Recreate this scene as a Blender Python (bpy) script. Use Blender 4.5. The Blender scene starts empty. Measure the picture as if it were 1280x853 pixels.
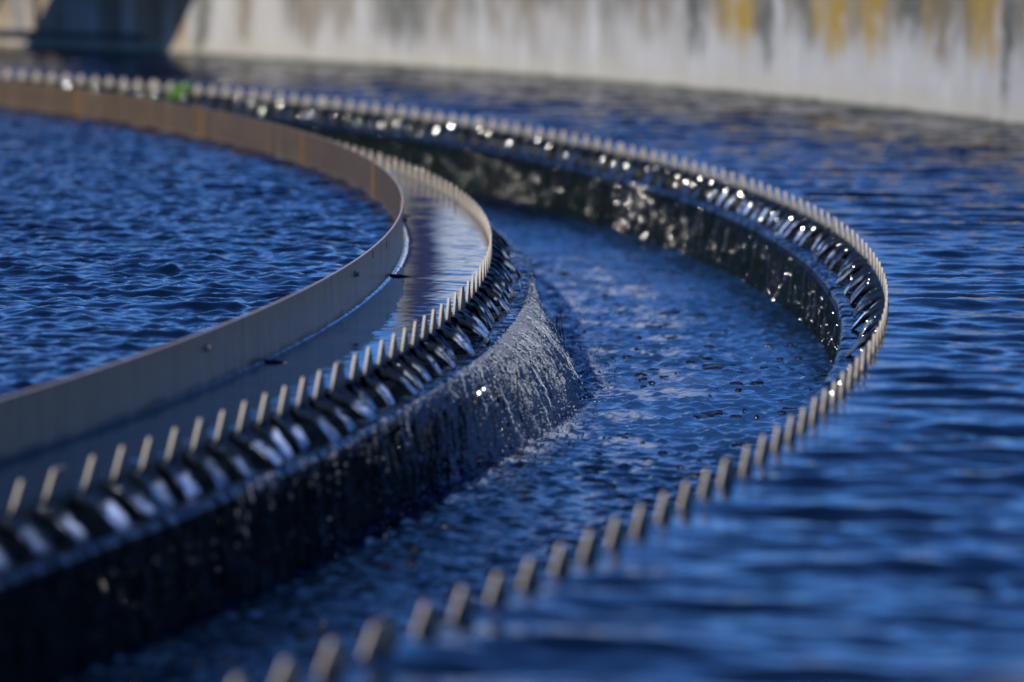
import bpy, bmesh, math, random
import numpy as np
from mathutils import Vector
random.seed(7); rng = np.random.default_rng(7)
C = bpy.context.scene.collection
R = math.radians
PI = math.pi

# ------------------------------------------------------------------ layout (metres)
CX, CY = -12.572, 10.612          # tank centre; camera stands at (0, 0, 1)
RB, RI, RO, RW = 12.267, 12.513, 13.534, 15.573   # baffle, inner weir, outer weir, tank wall
ZW, ZC = -0.045, -0.31            # pool level, channel level (weir tooth tips are z = 0)
LEDGE = 0.098                     # width of the concrete ledge under the weirs
ZL = -0.120                       # ledge top
RCI, RCO = RI + LEDGE, RO - LEDGE # channel wall faces
WALL_TOP = 0.60
APEX = -0.076
SUN_EL, SUN_DIR = R(26), Vector((-0.38, -0.925, 0)).normalized()

# ------------------------------------------------------------------ helpers
def link(o, parent=None):
    C.objects.link(o)
    if parent is not None: o.parent = parent
    return o

def tag(o, label=None, cat=None, group=None, kind=None):
    if label: o['label'] = label
    if cat: o['category'] = cat
    if group: o['group'] = group
    if kind: o['kind'] = kind
    return o

def empty(name, loc=(0, 0, 0), rz=0):
    o = bpy.data.objects.new(name, None); o.location = loc; o.rotation_euler = (0, 0, rz)
    o.empty_display_size = .2
    return link(o)

def mesh_obj(name, verts, faces, mat, parent=None, smooth=False, loc=(0, 0, 0)):
    me = bpy.data.meshes.new(name)
    me.from_pydata([tuple(v) for v in verts], [], [tuple(f) for f in faces])
    me.update()
    for m in (mat if isinstance(mat, (list, tuple)) else [mat]): me.materials.append(m)
    if smooth: me.polygons.foreach_set('use_smooth', [True] * len(me.polygons))
    o = bpy.data.objects.new(name, me); o.location = loc
    return link(o, parent)

def quads_obj(name, co, quads, mat, parent=None, smooth=True, loc=(0, 0, 0)):
    """fast: co (n,3) array, quads (m,4) array"""
    me = bpy.data.meshes.new(name)
    n, m = len(co), len(quads)
    me.vertices.add(n); me.vertices.foreach_set('co', np.ascontiguousarray(co, np.float32).ravel())
    me.loops.add(4 * m); me.loops.foreach_set('vertex_index', np.ascontiguousarray(quads, np.int32).ravel())
    me.polygons.add(m)
    me.polygons.foreach_set('loop_start', np.arange(0, 4 * m, 4, dtype=np.int32))
    me.polygons.foreach_set('use_smooth', np.full(m, smooth))
    me.update(calc_edges=True); me.validate()
    for k in (mat if isinstance(mat, (list, tuple)) else [mat]): me.materials.append(k)
    o = bpy.data.objects.new(name, me); o.location = loc
    return link(o, parent)

def grid_quads(nr, na, closed=False):
    i = np.arange(nr - 1)[:, None]; j = np.arange(na if closed else na - 1)[None, :]
    j2 = (j + 1) % na
    q = np.stack([i * na + j, (i + 1) * na + j, (i + 1) * na + j2, i * na + j2], -1)
    return q.reshape(-1, 4)

def pol(r, a, z): return (r * math.cos(a), r * math.sin(a), z)

class MB:
    """collects simple solids into one mesh"""
    def __init__(s): s.v = []; s.f = []
    def add(s, v, f):
        b = len(s.v); s.v += [tuple(x) for x in v]; s.f += [tuple(b + k for k in q) for q in f]
    def box(s, x0, x1, y0, y1, z0, z1):
        s.add([(x0,y0,z0),(x1,y0,z0),(x1,y1,z0),(x0,y1,z0),(x0,y0,z1),(x1,y0,z1),(x1,y1,z1),(x0,y1,z1)],
              [(0,3,2,1),(4,5,6,7),(0,1,5,4),(1,2,6,5),(2,3,7,6),(3,0,4,7)])
    def tube(s, pts, rad, n=8, cap=True):
        pts = [Vector(p) for p in pts]; rads = rad if isinstance(rad, (list, tuple)) else [rad] * len(pts)
        V = []; F = []
        for i, p in enumerate(pts):
            t = (pts[min(i + 1, len(pts) - 1)] - pts[max(i - 1, 0)]).normalized()
            u = t.cross(Vector((0, 0, 1)))
            if u.length < 1e-3: u = t.cross(Vector((1, 0, 0)))
            u.normalize(); w = t.cross(u)
            for k in range(n):
                a = 2 * PI * k / n; V.append(p + rads[i] * (u * math.cos(a) + w * math.sin(a)))
        for i in range(len(pts) - 1):
            for k in range(n):
                F.append((i * n + k, i * n + (k + 1) % n, (i + 1) * n + (k + 1) % n, (i + 1) * n + k))
        if cap:
            F.append(tuple(range(n))); F.append(tuple((len(pts) - 1) * n + k for k in reversed(range(n))))
        s.add(V, F)
    def ring(s, prof, a0, a1, n):
        """sweep closed profile [(r,z)] along an arc"""
        m = len(prof); V = []; F = []; full = abs(a1 - a0 - 2 * PI) < 1e-6
        cnt = n if full else n + 1
        for i in range(cnt):
            a = a0 + (a1 - a0) * i / n
            V += [pol(r, a, z) for r, z in prof]
        for i in range(n):
            i2 = (i + 1) % cnt
            for k in range(m):
                k2 = (k + 1) % m
                F.append((i * m + k, i2 * m + k, i2 * m + k2, i * m + k2))
        if not full:
            F.append(tuple(range(m))[::-1]); F.append(tuple(n * m + k for k in range(m)))
        s.add(V, F)
    def build(s, name, mat, parent=None, smooth=False, loc=(0, 0, 0)):
        return mesh_obj(name, s.v, s.f, mat, parent, smooth, loc)

# lattice noise --------------------------------------------------------------
def _hash(ix, iy, seed):
    h = (ix.astype(np.int64) * 374761393 + iy.astype(np.int64) * 668265263 + seed * 1442695041) & 0xffffffff
    h = ((h ^ (h >> 13)) * 1274126177) & 0xffffffff
    h = (h ^ (h >> 16)) & 0xffffffff
    return h / 4294967295.0
def vnoise(x, y, seed=0):
    x = np.asarray(x, float); y = np.asarray(y, float); x, y = np.broadcast_arrays(x, y)
    ix = np.floor(x); iy = np.floor(y); fx = x - ix; fy = y - iy
    fx = fx * fx * fx * (fx * (fx * 6 - 15) + 10); fy = fy * fy * fy * (fy * (fy * 6 - 15) + 10)
    a = _hash(ix, iy, seed); b = _hash(ix + 1, iy, seed); c = _hash(ix, iy + 1, seed); d = _hash(ix + 1, iy + 1, seed)
    return (a + (b - a) * fx) * (1 - fy) + (c + (d - c) * fx) * fy
def fbm(x, y, seed=0, oct=4, gain=.5):
    t = 0; amp = 1; tot = 0
    for o in range(oct):
        t = t + amp * vnoise(x * 2 ** o + 17.3 * o, y * 2 ** o - 9.1 * o, seed + o); tot += amp; amp *= gain
    return t / tot
def sstep(a, b, x):
    t = np.clip((x - a) / (b - a), 0, 1); return t * t * (3 - 2 * t)

# waves ----------------------------------------------------------------------
def wave_field(X, Y, seed, l0, l1, n, slope, heading, spread):
    g = np.random.default_rng(seed); Z = np.zeros_like(X)
    wx = X + .05 * (vnoise(X * 2.1, Y * 2.1, seed) - .5); wy = Y + .05 * (vnoise(X * 2.3 + 9, Y * 2.3, seed + 3) - .5)
    for i in range(n):
        L = l0 * (l1 / l0) ** ((i + g.random()) / n)
        th = heading + g.normal() * spread; k = 2 * PI / L
        ph = k * (wx * math.cos(th) + wy * math.sin(th)) + g.random() * 2 * PI
        A = slope / k * math.sqrt(2 / n)
        env = .45 + 1.1 * vnoise(X / (L * 4) + 31.7 * i, Y / (L * 4) - 12.1 * i, seed + i)
        s = np.sin(ph)
        Z += A * env * (s + .22 * (1 - 2 * s * s) * -1)
    return Z

# ------------------------------------------------------------------ materials
class NT:
    def __init__(s, name):
        s.m = bpy.data.materials.new(name); s.m.use_nodes = True
        s.t = s.m.node_tree; s.t.nodes.clear()
        s.out = s.n('ShaderNodeOutputMaterial')
    def n(s, typ, **kw):
        o = s.t.nodes.new(typ)
        for k, v in kw.items(): setattr(o, k, v)
        return o
    def l(s, a, b): s.t.links.new(a, b)
    def val(s, sock, v):
        if hasattr(v, 'is_linked') or isinstance(v, bpy.types.NodeSocket): s.l(v, sock)
        else: sock.default_value = v
    def bsdf(s, base=(.5, .5, .5), rough=.5, **kw):
        b = s.n('ShaderNodeBsdfPrincipled')
        s.val(b.inputs['Base Color'], base if isinstance(base, bpy.types.NodeSocket) else (*base, 1))
        s.val(b.inputs['Roughness'], rough)
        for k, v in kw.items(): s.val(b.inputs[k], v)
        s.l(b.outputs[0], s.out.inputs[0]); s.b = b
        return b
    def coord(s, scale=(1, 1, 1), kind='Object'):
        c = s.n('ShaderNodeTexCoord'); mp = s.n('ShaderNodeMapping'); mp.inputs['Scale'].default_value = scale
        s.l(c.outputs[kind], mp.inputs[0]); return mp.outputs[0]
    def noise(s, vec, scale=5, detail=4, rough=.55, dist=0):
        n = s.n('ShaderNodeTexNoise'); s.l(vec, n.inputs['Vector'])
        n.inputs['Scale'].default_value = scale; n.inputs['Detail'].default_value = detail
        n.inputs['Roughness'].default_value = rough; n.inputs['Distortion'].default_value = dist
        return n.outputs[0]
    def ramp(s, fac, stops):
        r = s.n('ShaderNodeValToRGB'); s.l(fac, r.inputs[0]); e = r.color_ramp.elements
        while len(e) < len(stops): e.new(.5)
        for k, (p, c) in enumerate(stops):
            e[k].position = p; e[k].color = (*c, 1) if len(c) == 3 else c
        return r.outputs[0]
    def mix(s, fac, a, b, typ='MIX'):
        m = s.n('ShaderNodeMix', data_type='RGBA', blend_type=typ)
        s.val(m.inputs[0], fac)
        for i, v in ((6, a), (7, b)):
            s.val(m.inputs[i], v if isinstance(v, bpy.types.NodeSocket) else (*v, 1))
        return m.outputs[2]
    def math(s, op, a, b=0.0, clamp=False):
        m = s.n('ShaderNodeMath', operation=op); m.use_clamp = clamp; s.val(m.inputs[0], a); s.val(m.inputs[1], b); return m.outputs[0]
    def bump(s, h, strength=.3, dist=.01):
        b = s.n('ShaderNodeBump'); b.inputs['Strength'].default_value = strength; b.inputs['Distance'].default_value = dist
        s.l(h, b.inputs['Height']); s.l(b.outputs[0], s.b.inputs['Normal']); return b
    def attr(s, name):
        a = s.n('ShaderNodeAttribute'); a.attribute_name = name; return a

def water_mat(name, base, rough=.04, bump=.15, scale=60, foam=False):
    t = NT(name); v = t.coord()
    b = t.bsdf(base, rough, IOR=1.333)
    if foam:
        f0 = t.attr('foam').outputs['Fac']; base2 = t.mix(t.ramp(f0, [(.04, (0, 0, 0)), (.28, (1, 1, 1))]), base, (.020, .066, .175))
        f = t.ramp(f0, [(.28, (0, 0, 0)), (.85, (1, 1, 1))])
        col = t.mix(f, base2, (.33, .37, .45))
        t.l(col, b.inputs['Base Color'])
        rr = t.math('MULTIPLY_ADD', f, .25); t.t.nodes[-1].inputs[2].default_value = rough
        t.l(rr, b.inputs['Roughness'])
    h = t.noise(v, scale, 3, .6)
    t.bump(h, bump, .004)
    return t.m

M = {}
def grp_mat_z(name, c, dirt, rough):
    """sheet with thin dirty run marks and an algae line at the water"""
    t = NT(name); v = t.coord((16, 16, 1.0)); v1 = t.coord()
    col = t.mix(t.ramp(t.noise(v, 2.6, 5, .65), [(.55, (0, 0, 0)), (.66, (.85, .85, .85))]), c, dirt)
    col = t.mix(t.math('MULTIPLY', t.noise(v1, 4, 5, .6), .5), col, tuple(x * .7 for x in c))
    sx = t.n('ShaderNodeSeparateXYZ'); t.l(v1, sx.inputs[0])
    h = t.math('ADD', sx.outputs[2], t.math('MULTIPLY', t.noise(v1, 12, 4), .03))
    line = t.ramp(t.math('MULTIPLY_ADD', h, 8.0), [(.30, (1, 1, 1)), (.42, (0, 0, 0))]); t.t.nodes[-2].inputs[2].default_value = .5
    col = t.mix(line, col, (.07, .075, .045))
    t.bsdf(col, rough); t.bump(t.noise(t.coord((3, 3, 1)), 2.5, 2), .25, .02)
    return t.m
M['pool'] = water_mat('pool water', (.002, .007, .024), .03, .16, 60)
M['still'] = water_mat('still water', (.004, .012, .03), .012, .02, 30)
M['channel'] = water_mat('channel water', (.002, .006, .018), .03, .25, 90, foam=True)
M['film'] = water_mat('ledge water film', (.003, .005, .010), .05, .3, 90)

def jet_mat():
    t = NT('overflowing water'); v = t.coord()
    a = t.attr('light_patch').outputs['Fac']
    n = t.noise(v, 110, 4, .6)
    f = t.math('MULTIPLY', a, t.ramp(t.noise(v, 55, 4, .6), [(.36, (0, 0, 0)), (.47, (1, 1, 1))]))
    t.bsdf(t.mix(f, (.010, .015, .024), (.60, .73, 1.0)), .05, IOR=1.333)  # pale blue patches painted for light reflected in the jets
    t.bump(t.noise(v, 60, 2, .5), .12, .004)
    return t.m
M['jet'] = jet_mat()

def fall_mat():
    t = NT('aerated falling water'); v = t.coord((1, 1, .35))
    n = t.noise(v, 210, 5, .7)
    f = t.ramp(n, [(.36, (.34, .38, .43)), (.46, (.66, .71, .77)), (.57, (.95, .97, .98))])
    t.bsdf(f, .09, IOR=1.333)
    t.bump(t.noise(v, 160, 5, .7), .8, .006)
    tr = t.n('ShaderNodeBsdfTranslucent'); tr.inputs[0].default_value = (.85, .9, .95, 1)
    mx = t.n('ShaderNodeMixShader'); mx.inputs[0].default_value = .58
    t.l(t.b.outputs[0], mx.inputs[1]); t.l(tr.outputs[0], mx.inputs[2]); t.l(mx.outputs[0], t.out.inputs[0])
    return t.m
M['fall'] = fall_mat()
def drop_mat():
    t = NT('water drop'); t.bsdf((.02, .024, .03), .08, IOR=1.9)
    return t.m
M['drop'] = drop_mat()

def lobe_mat():
    t = NT('sun glint lobe'); t.bsdf((.02, .025, .03), .10, IOR=2.4)  # reflects more than water so the added glints show
    return t.m
M['lobe'] = lobe_mat()
def grp_mat(name, c, dirt, rough=.5):
    t = NT(name); v = t.coord((1, 1, 1)); v2 = t.coord((14, 14, 2.2))
    n = t.noise(v, 9, 5); n2 = t.noise(v2, 3, 4)
    col = t.mix(t.ramp(n2, [(.45, (0, 0, 0)), (.75, (1, 1, 1))]), c, dirt)
    col = t.mix(t.math('MULTIPLY', n, .5), col, tuple(x * .75 for x in c))
    t.bsdf(col, rough); t.bump(t.noise(v, 300, 3), .12, .001)
    return t.m
def weir_mat():
    t = NT('weathered weir plate'); v = t.coord(); c = (.49, .425, .33)
    col = t.mix(t.ramp(t.noise(t.coord((20, 20, 5)), 3, 4), [(.45, (0, 0, 0)), (.75, (1, 1, 1))]), c, (.31, .255, .18))
    sx = t.n('ShaderNodeSeparateXYZ'); t.l(v, sx.inputs[0])
    h = t.math('ADD', sx.outputs[2], t.math('MULTIPLY', t.noise(v, 28, 4), .05))
    line = t.ramp(t.math('MULTIPLY_ADD', h, 10.0), [(.16, (1, 1, 1)), (.42, (0, 0, 0))]); t.t.nodes[-2].inputs[2].default_value = .5
    col = t.mix(line, col, (.10, .095, .055))
    t.bsdf(col, .55); t.bump(t.noise(v, 300, 3), .12, .001)
    return t.m
M['weir'] = weir_mat()
M['baffle_grey'] = grp_mat_z('grey baffle sheet', (.76, .53, .325), (.20, .14, .08), .42)
M['steel'] = grp_mat('dull steel', (.35, .34, .33), (.22, .2, .18), .35)
M['dark_steel'] = grp_mat('dark painted steel', (.06, .06, .06), (.04, .035, .03), .5)
M['galv'] = grp_mat('galvanised steel', (.38, .39, .40), (.28, .28, .28), .4)
def rust_mat():
    t = NT('brown stained baffle'); v = t.coord((10, 10, 1.2)); v1 = t.coord((1, 1, 16))
    n = t.noise(v, 2.2, 5, .6); n1 = t.noise(v1, 2, 4)
    col = t.ramp(n, [(.3, (.075, .047, .023)), (.55, (.115, .074, .037)), (.8, (.16, .11, .06))])
    col = t.mix(t.ramp(n1, [(.5, (0, 0, 0)), (.75, (.6, .6, .6))]), col, (.075, .045, .026))
    sx = t.n('ShaderNodeSeparateXYZ'); t.l(t.coord(), sx.inputs[0])
    band = t.ramp(t.math('MULTIPLY_ADD', sx.outputs[2], 8.0), [(.08, (1, 1, 1)), (.16, (.55, .55, .55)), (.22, (0, 0, 0))]); t.t.nodes[-2].inputs[2].default_value = .5
    col = t.mix(band, col, (.20, .165, .12))
    t.bsdf(col, .55); return t.m
M['rust'] = rust_mat()
M['orange'] = grp_mat('rusty orange strap', (.20, .092, .026), (.14, .065, .025), .6)

def moss_mat():
    t = NT('wet mossy concrete'); v = t.coord(); vs = t.coord((1, 1, .25))
    n = t.noise(v, 14, 6, .65); n2 = t.noise(vs, 22, 4)
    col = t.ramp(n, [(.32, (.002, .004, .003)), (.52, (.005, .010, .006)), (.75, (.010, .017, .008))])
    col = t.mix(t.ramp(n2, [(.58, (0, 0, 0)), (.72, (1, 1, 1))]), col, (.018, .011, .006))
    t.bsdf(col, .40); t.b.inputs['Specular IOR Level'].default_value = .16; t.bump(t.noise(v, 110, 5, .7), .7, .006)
    return t.m
M['moss'] = moss_mat()

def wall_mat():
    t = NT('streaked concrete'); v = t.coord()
    a = t.attr('stain_and_shade').outputs['Color']
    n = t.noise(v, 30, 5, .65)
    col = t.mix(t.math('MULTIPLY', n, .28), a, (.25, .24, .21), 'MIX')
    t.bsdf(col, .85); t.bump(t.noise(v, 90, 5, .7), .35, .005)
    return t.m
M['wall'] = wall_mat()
def plain_mat(name, c, rough=.8, sc=6, var=.3):
    t = NT(name); v = t.coord()
    col = t.mix(t.noise(v, sc, 5, .6), tuple(x * (1 - var) for x in c), tuple(x * (1 + var) for x in c))
    t.bsdf(col, rough); return t.m
M['concrete'] = plain_mat('plain concrete', (.36, .34, .30))
M['ground'] = plain_mat('gravel and grass ground', (.10, .11, .05), .95, 1.5, .5)
M['leaf'] = plain_mat('green leaves', (.06, .13, .02), .6, 20, .4)
M['weed'] = plain_mat('weed leaves', (.17, .36, .03), .5, 40, .4)
M['bark'] = plain_mat('bark', (.09, .065, .045), .9, 12)
M['scum'] = plain_mat('dark floating scum', (.010, .010, .011), .3, 60, .5)
M['white'] = plain_mat('white painted silo', (.60, .68, .80), .6, 1, .05)
M['brick'] = plain_mat('dark brick', (.085, .06, .048), .9, 8, .3)
M['navy'] = plain_mat('navy gap block', (.003, .010, .075), .7, 1, .1)
M['greypaint'] = plain_mat('grey painted steel', (.20, .19, .19), .5, 1, .1)

# ------------------------------------------------------------------ graded sampling
def graded(fine0, fine1, step, lo, hi, coarse):
    L = [fine0]; s = step
    while L[-1] > lo: s = min(s * 1.35, coarse); L.append(L[-1] - s)
    left = [max(x, lo) for x in L[1:]][::-1]
    mid = list(np.arange(fine0, fine1, step)) + [fine1]
    L = [fine1]; s = step
    while L[-1] < hi: s = min(s * 1.35, coarse); L.append(L[-1] + s)
    right = [min(x, hi) for x in L[1:]]
    return np.unique(np.array(left + mid + right))

def ring_angles(f0, f1, step):
    """full circle, fine between f0 and f1 (degrees), returns open list covering 2*pi"""
    a = graded(R(f0), R(f1), step, R(f0) - .5, R(f1) + .5, R(3))
    gap = 2 * PI - (a[-1] - a[0])
    n = int(gap / R(3)) + 1
    return np.concatenate([a, a[-1] + gap * np.arange(1, n) / n])

def polar_sheet(name, rs, an, zf, mat, attr=None):
    Rr, A = np.meshgrid(rs, an, indexing='ij')
    X = Rr * np.cos(A); Y = Rr * np.sin(A)
    Z = zf(Rr, A, X, Y)
    co = np.stack([X, Y, Z], -1).reshape(-1, 3)
    o = quads_obj(name, co, grid_quads(len(rs), len(an), True), mat, None, True, (CX, CY, 0))
    if attr:
        for k, f in attr.items():
            at = o.data.attributes.new(k, 'FLOAT', 'POINT'); at.data.foreach_set('value', np.ascontiguousarray(f(Rr, A, X, Y), np.float32).ravel())
    return o

def win(A, a0, a1, soft=6):
    d = np.degrees((A + PI) % (2 * PI) - PI)
    return sstep(a0 - soft, a0, d) * (1 - sstep(a1, a1 + soft, d))

# ------------------------------------------------------------------ WATER
# inner pool
rs = np.concatenate([[.05, 1.5, 3, 4.5, 6, 7], np.arange(7.6, RB - .04, .013), np.arange(RB - .04, RB - .003, .006), [RB - .0022]])
an = ring_angles(-24, 40, .0125 / 11)
def z_pool(Rr, A, X, Y):
    w = win(A, -26, 42, 3) * sstep(7.2, 8.2, Rr)
    z = wave_field(X, Y, 11, .034, .135, 60, .235, R(78), .75) + wave_field(X, Y, 13, .2, .5, 10, .05, R(70), .6)
    return ZW + z * w * (1 - .4 * sstep(RB - .05, RB, Rr)) + .003 * np.exp(-(RB - Rr) / .006)
o = polar_sheet('water', rs, an, z_pool, M['pool']); tag(o, kind='structure', label='rippled blue water inside the baffle ring')

# still strip between baffle and inner weir
rs = np.concatenate([RB + .0042 + np.array([0, .001, .002, .0035, .005, .007, .009, .012]), np.arange(RB + .02, RI - .0045, .006), [RI - .0045]])
an = ring_angles(-26, 40, .010 / 12.4)
def z_strip(Rr, A, X, Y):
    w = win(A, -26, 40, 3)
    t = (Rr - RB) / (RI - RB)
    z = wave_field(X, Y, 23, .025, .10, 26, .020, R(80), .5) * (.15 + .85 * sstep(.25, .9, t))
    z += wave_field(X, Y, 29, .15, .5, 10, .006, R(60), 1.2)
    return ZW + z * w * 1 + .0065 * np.exp(-(Rr - RB - .0042) / .0042) * (.55 + .45 * vnoise(A * 500, 0 * A, 4))
o = polar_sheet('water', rs, an, z_strip, M['still']); tag(o, kind='structure', label='still water strip between baffle and inner weir')

# outer water
rs = np.concatenate([[RO + .0045], np.arange(RO + .012, RW - .01, .0165), [RW + .01]])
an = ring_angles(-36, 58, .0165 / 14.4)
def z_outer(Rr, A, X, Y):
    w = win(A, -36, 58, 3)
    z = wave_field(X, Y, 41, .09, .42, 40, .105, R(87), .28) + wave_field(X, Y, 43, .045, .13, 26, .12, R(80), .7)
    return ZW + z * w * (.45 + .55 * sstep(0, .15, Rr - RO))
o = polar_sheet('water', rs, an, z_outer, M['pool']); tag(o, kind='structure', label='rippled blue water between outer weir and tank wall')

# channel water
rs = np.concatenate([[RCI - .01], np.arange(RCI + .004, RCO, .0105), [RCO + .01]])
an = ring_angles(-27, 34, .011 / 13)
def turb(Rr, A):
    d = np.degrees((A + PI) % (2 * PI) - PI)
    k = np.exp(-((d + 5) / 6.5) ** 2)
    near = np.exp(-np.clip(Rr - RCI - .10, 0, 1) / (.12))
    nearo = np.exp(-np.clip(RCO - Rr, 0, 1) / .07)
    return np.clip(near * (.35 + .9 * k) + .5 * nearo, 0, 1.4)
def z_chan(Rr, A, X, Y):
    w = win(A, -27, 34, 3); t = turb(Rr, A)
    z = wave_field(X, Y, 57, .022, .12, 54, .20, R(70), 1.1)
    z2 = (fbm(X * 38, Y * 38, 61, 4, .6) - .5) * .016 * t
    lump = np.clip(fbm(X * 34, Y * 34, 67, 3) - .62, 0, 1) * .03
    return ZC + w * (z * (1 + .5 * t) + z2 + lump)
def foam(Rr, A, X, Y):
    t = turb(Rr, A); n = fbm(X * 7, Y * 7, 71, 4, .6); n2 = fbm(X * 60, Y * 60, 75, 3)
    d = np.degrees((A + PI) % (2 * PI) - PI)
    patch = sstep(.53, .66, n) * sstep(.35, .6, n2) * (1 - sstep(12.98, 13.2, Rr)) * win(d * PI / 180, -9, 9, 4) * .75
    toe = np.exp(-((Rr - RCI - .13) / .05) ** 2) * np.exp(-((d + 5) / 5) ** 2) * sstep(.38, .55, n2)
    body = .24 * win(d * PI / 180, -5, 14, 6) * (.4 + 1.2 * fbm(X * 3, Y * 3, 91, 3)) * (1 - .5 * sstep(13.2, 13.42, Rr))
    return np.clip(body + patch + .45 * t * sstep(.5, .75, n2) + .9 * toe, 0, .95)
o = polar_sheet('water', rs, an, z_chan, M['channel'], {'foam': foam}); tag(o, kind='structure', label='choppy effluent water in the channel between the weirs')

# ------------------------------------------------------------------ CHANNEL WALLS (concrete, mossy)
def channel_wall(rw, face_r, sgn, label, f0, f1):
    t = empty('channel_wall', (CX, CY, 0)); tag(t, label, 'concrete wall')
    # lumpy moss face + rounded shoulder + ledge, swept along the ring
    an = ring_angles(f0, f1, .008 / 13)
    us = np.concatenate([np.linspace(0, 1, 14), 1 + np.arange(1, 6) / 5, 2 + np.arange(1, 34) / 33])
    U, A = np.meshgrid(us, an, indexing='ij')
    sh = .012
    u1 = np.clip(U, 0, 1); u2 = np.clip(U - 1, 0, 1); u3 = np.clip(U - 2, 0, 1)
    off = (LEDGE - sh) * u1 + sh * np.sin(u2 * PI / 2)
    zz = ZL - sh * (1 - np.cos(u2 * PI / 2)) - .30 * u3
    s = A * face_r
    n = (fbm(s * 18, zz * 14, 81, 4, .6) - .5) * .016 + (fbm(s * 60, zz * 9, 85, 3) - .5) * .010
    off = off + n * np.clip(u2 + u3, 0, 1) * (1 - 0 * u3)
    zz = zz + (fbm(s * 30, off * 30, 87, 3) - .5) * .006 * (1 - u3)
    rr = rw + sgn * .0045 + sgn * off
    co = np.stack([rr * np.cos(A), rr * np.sin(A), zz], -1).reshape(-1, 3)
    q = grid_quads(len(us), len(an), True)
    if sgn < 0: q = q[:, ::-1]
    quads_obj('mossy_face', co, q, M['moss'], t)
    # core behind the face (solid wall under the weir plate)
    b = MB(); r0, r1 = sorted((rw + sgn * .006, rw + sgn * (LEDGE - .02)))
    b.ring([(r0, -.60), (r1, -.60), (r1, ZL - .02), (r0, ZL - .02)], 0, 2 * PI, 360)
    b.build('wall_core', M['concrete'], t)
    return t
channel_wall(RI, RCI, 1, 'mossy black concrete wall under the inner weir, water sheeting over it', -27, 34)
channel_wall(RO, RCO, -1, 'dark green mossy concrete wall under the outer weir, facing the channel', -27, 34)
b = MB(); b.ring([(RCI - .05, -.62), (RCO + .05, -.62), (RCO + .05, -.60), (RCI - .05, -.60)], 0, 2 * PI, 240)
tag(b.build('channel_floor', M['concrete'], None, False, (CX, CY, 0)), kind='structure')

# ledge film of water
def ledge_film(name, rw, sgn, seed, f0, f1, label):
    an = ring_angles(f0, f1, .006 / 13)
    us = np.concatenate([np.linspace(0, 1, 22), 1 + np.arange(1, 7) / 6, 2 + np.arange(1, 6) / 5])
    U, A = np.meshgrid(us, an, indexing='ij')
    u1 = np.clip(U, 0, 1); u2 = np.clip(U - 1, 0, 1); u3 = np.clip(U - 2, 0, 1)
    sh = .016
    off = (LEDGE - .008) * u1 + sh * np.sin(u2 * PI / 2)
    zz = ZL + .008 - sh * (1 - np.cos(u2 * PI / 2)) - .010 * u3
    s = A * rw
    ridg = fbm(s * 34, off * 9, seed, 3, .6) - .5
    rip = np.sin(off * 260 + 5 * vnoise(s * 12, off * 10, seed + 5)) * .0007
    zz = zz + ridg * .013 * (.25 + .75 * u1) + rip * u1
    off = off + ridg * .010 * np.clip(u2 + u3, 0, 1)
    rr = rw + sgn * .0047 + sgn * off
    co = np.stack([rr * np.cos(A), rr * np.sin(A), zz], -1).reshape(-1, 3)
    q = grid_quads(len(us), len(an), True)
    if sgn < 0: q = q[:, ::-1]
    o = quads_obj(name, co, q, M['film'], None, True, (CX, CY, 0))
    tag(o, label, None, None, 'stuff')
ledge_film('spilling_water', RI, 1, 101, -27, 34, 'thin dark water running across the inner ledge')
ledge_film('spilling_water', RO, -1, 131, -27, 46, 'thin dark water running across the outer ledge')

# ------------------------------------------------------------------ WEIRS
def tooth_mesh(rad, w_top, w_base, zt=0.0, th=.0052):
    V = []; F = []
    lv = [(APEX, w_base), (APEX * .5, (w_base + w_top) / 2), (zt - .004, w_top + .004), (zt, w_top - .003)]
    for z, w in lv:
        for r in (rad - th / 2, rad + th / 2):
            for k in (-.5, .5):
                V.append(pol(r, k * w / rad, z))
    for i in range(len(lv) - 1):
        b = 4 * i
        F += [(b + 0, b + 1, b + 5, b + 4), (b + 3, b + 2, b + 6, b + 7), (b + 2, b + 0, b + 4, b + 6), (b + 1, b + 3, b + 7, b + 5)]
    b = 4 * (len(lv) - 1)
    F += [(b, b + 1, b + 3, b + 2), (0, 2, 3, 1)]
    me = bpy.data.meshes.new('tooth'); me.from_pydata(V, [], F); me.update(); me.materials.append(M['weir'])
    return me

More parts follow.
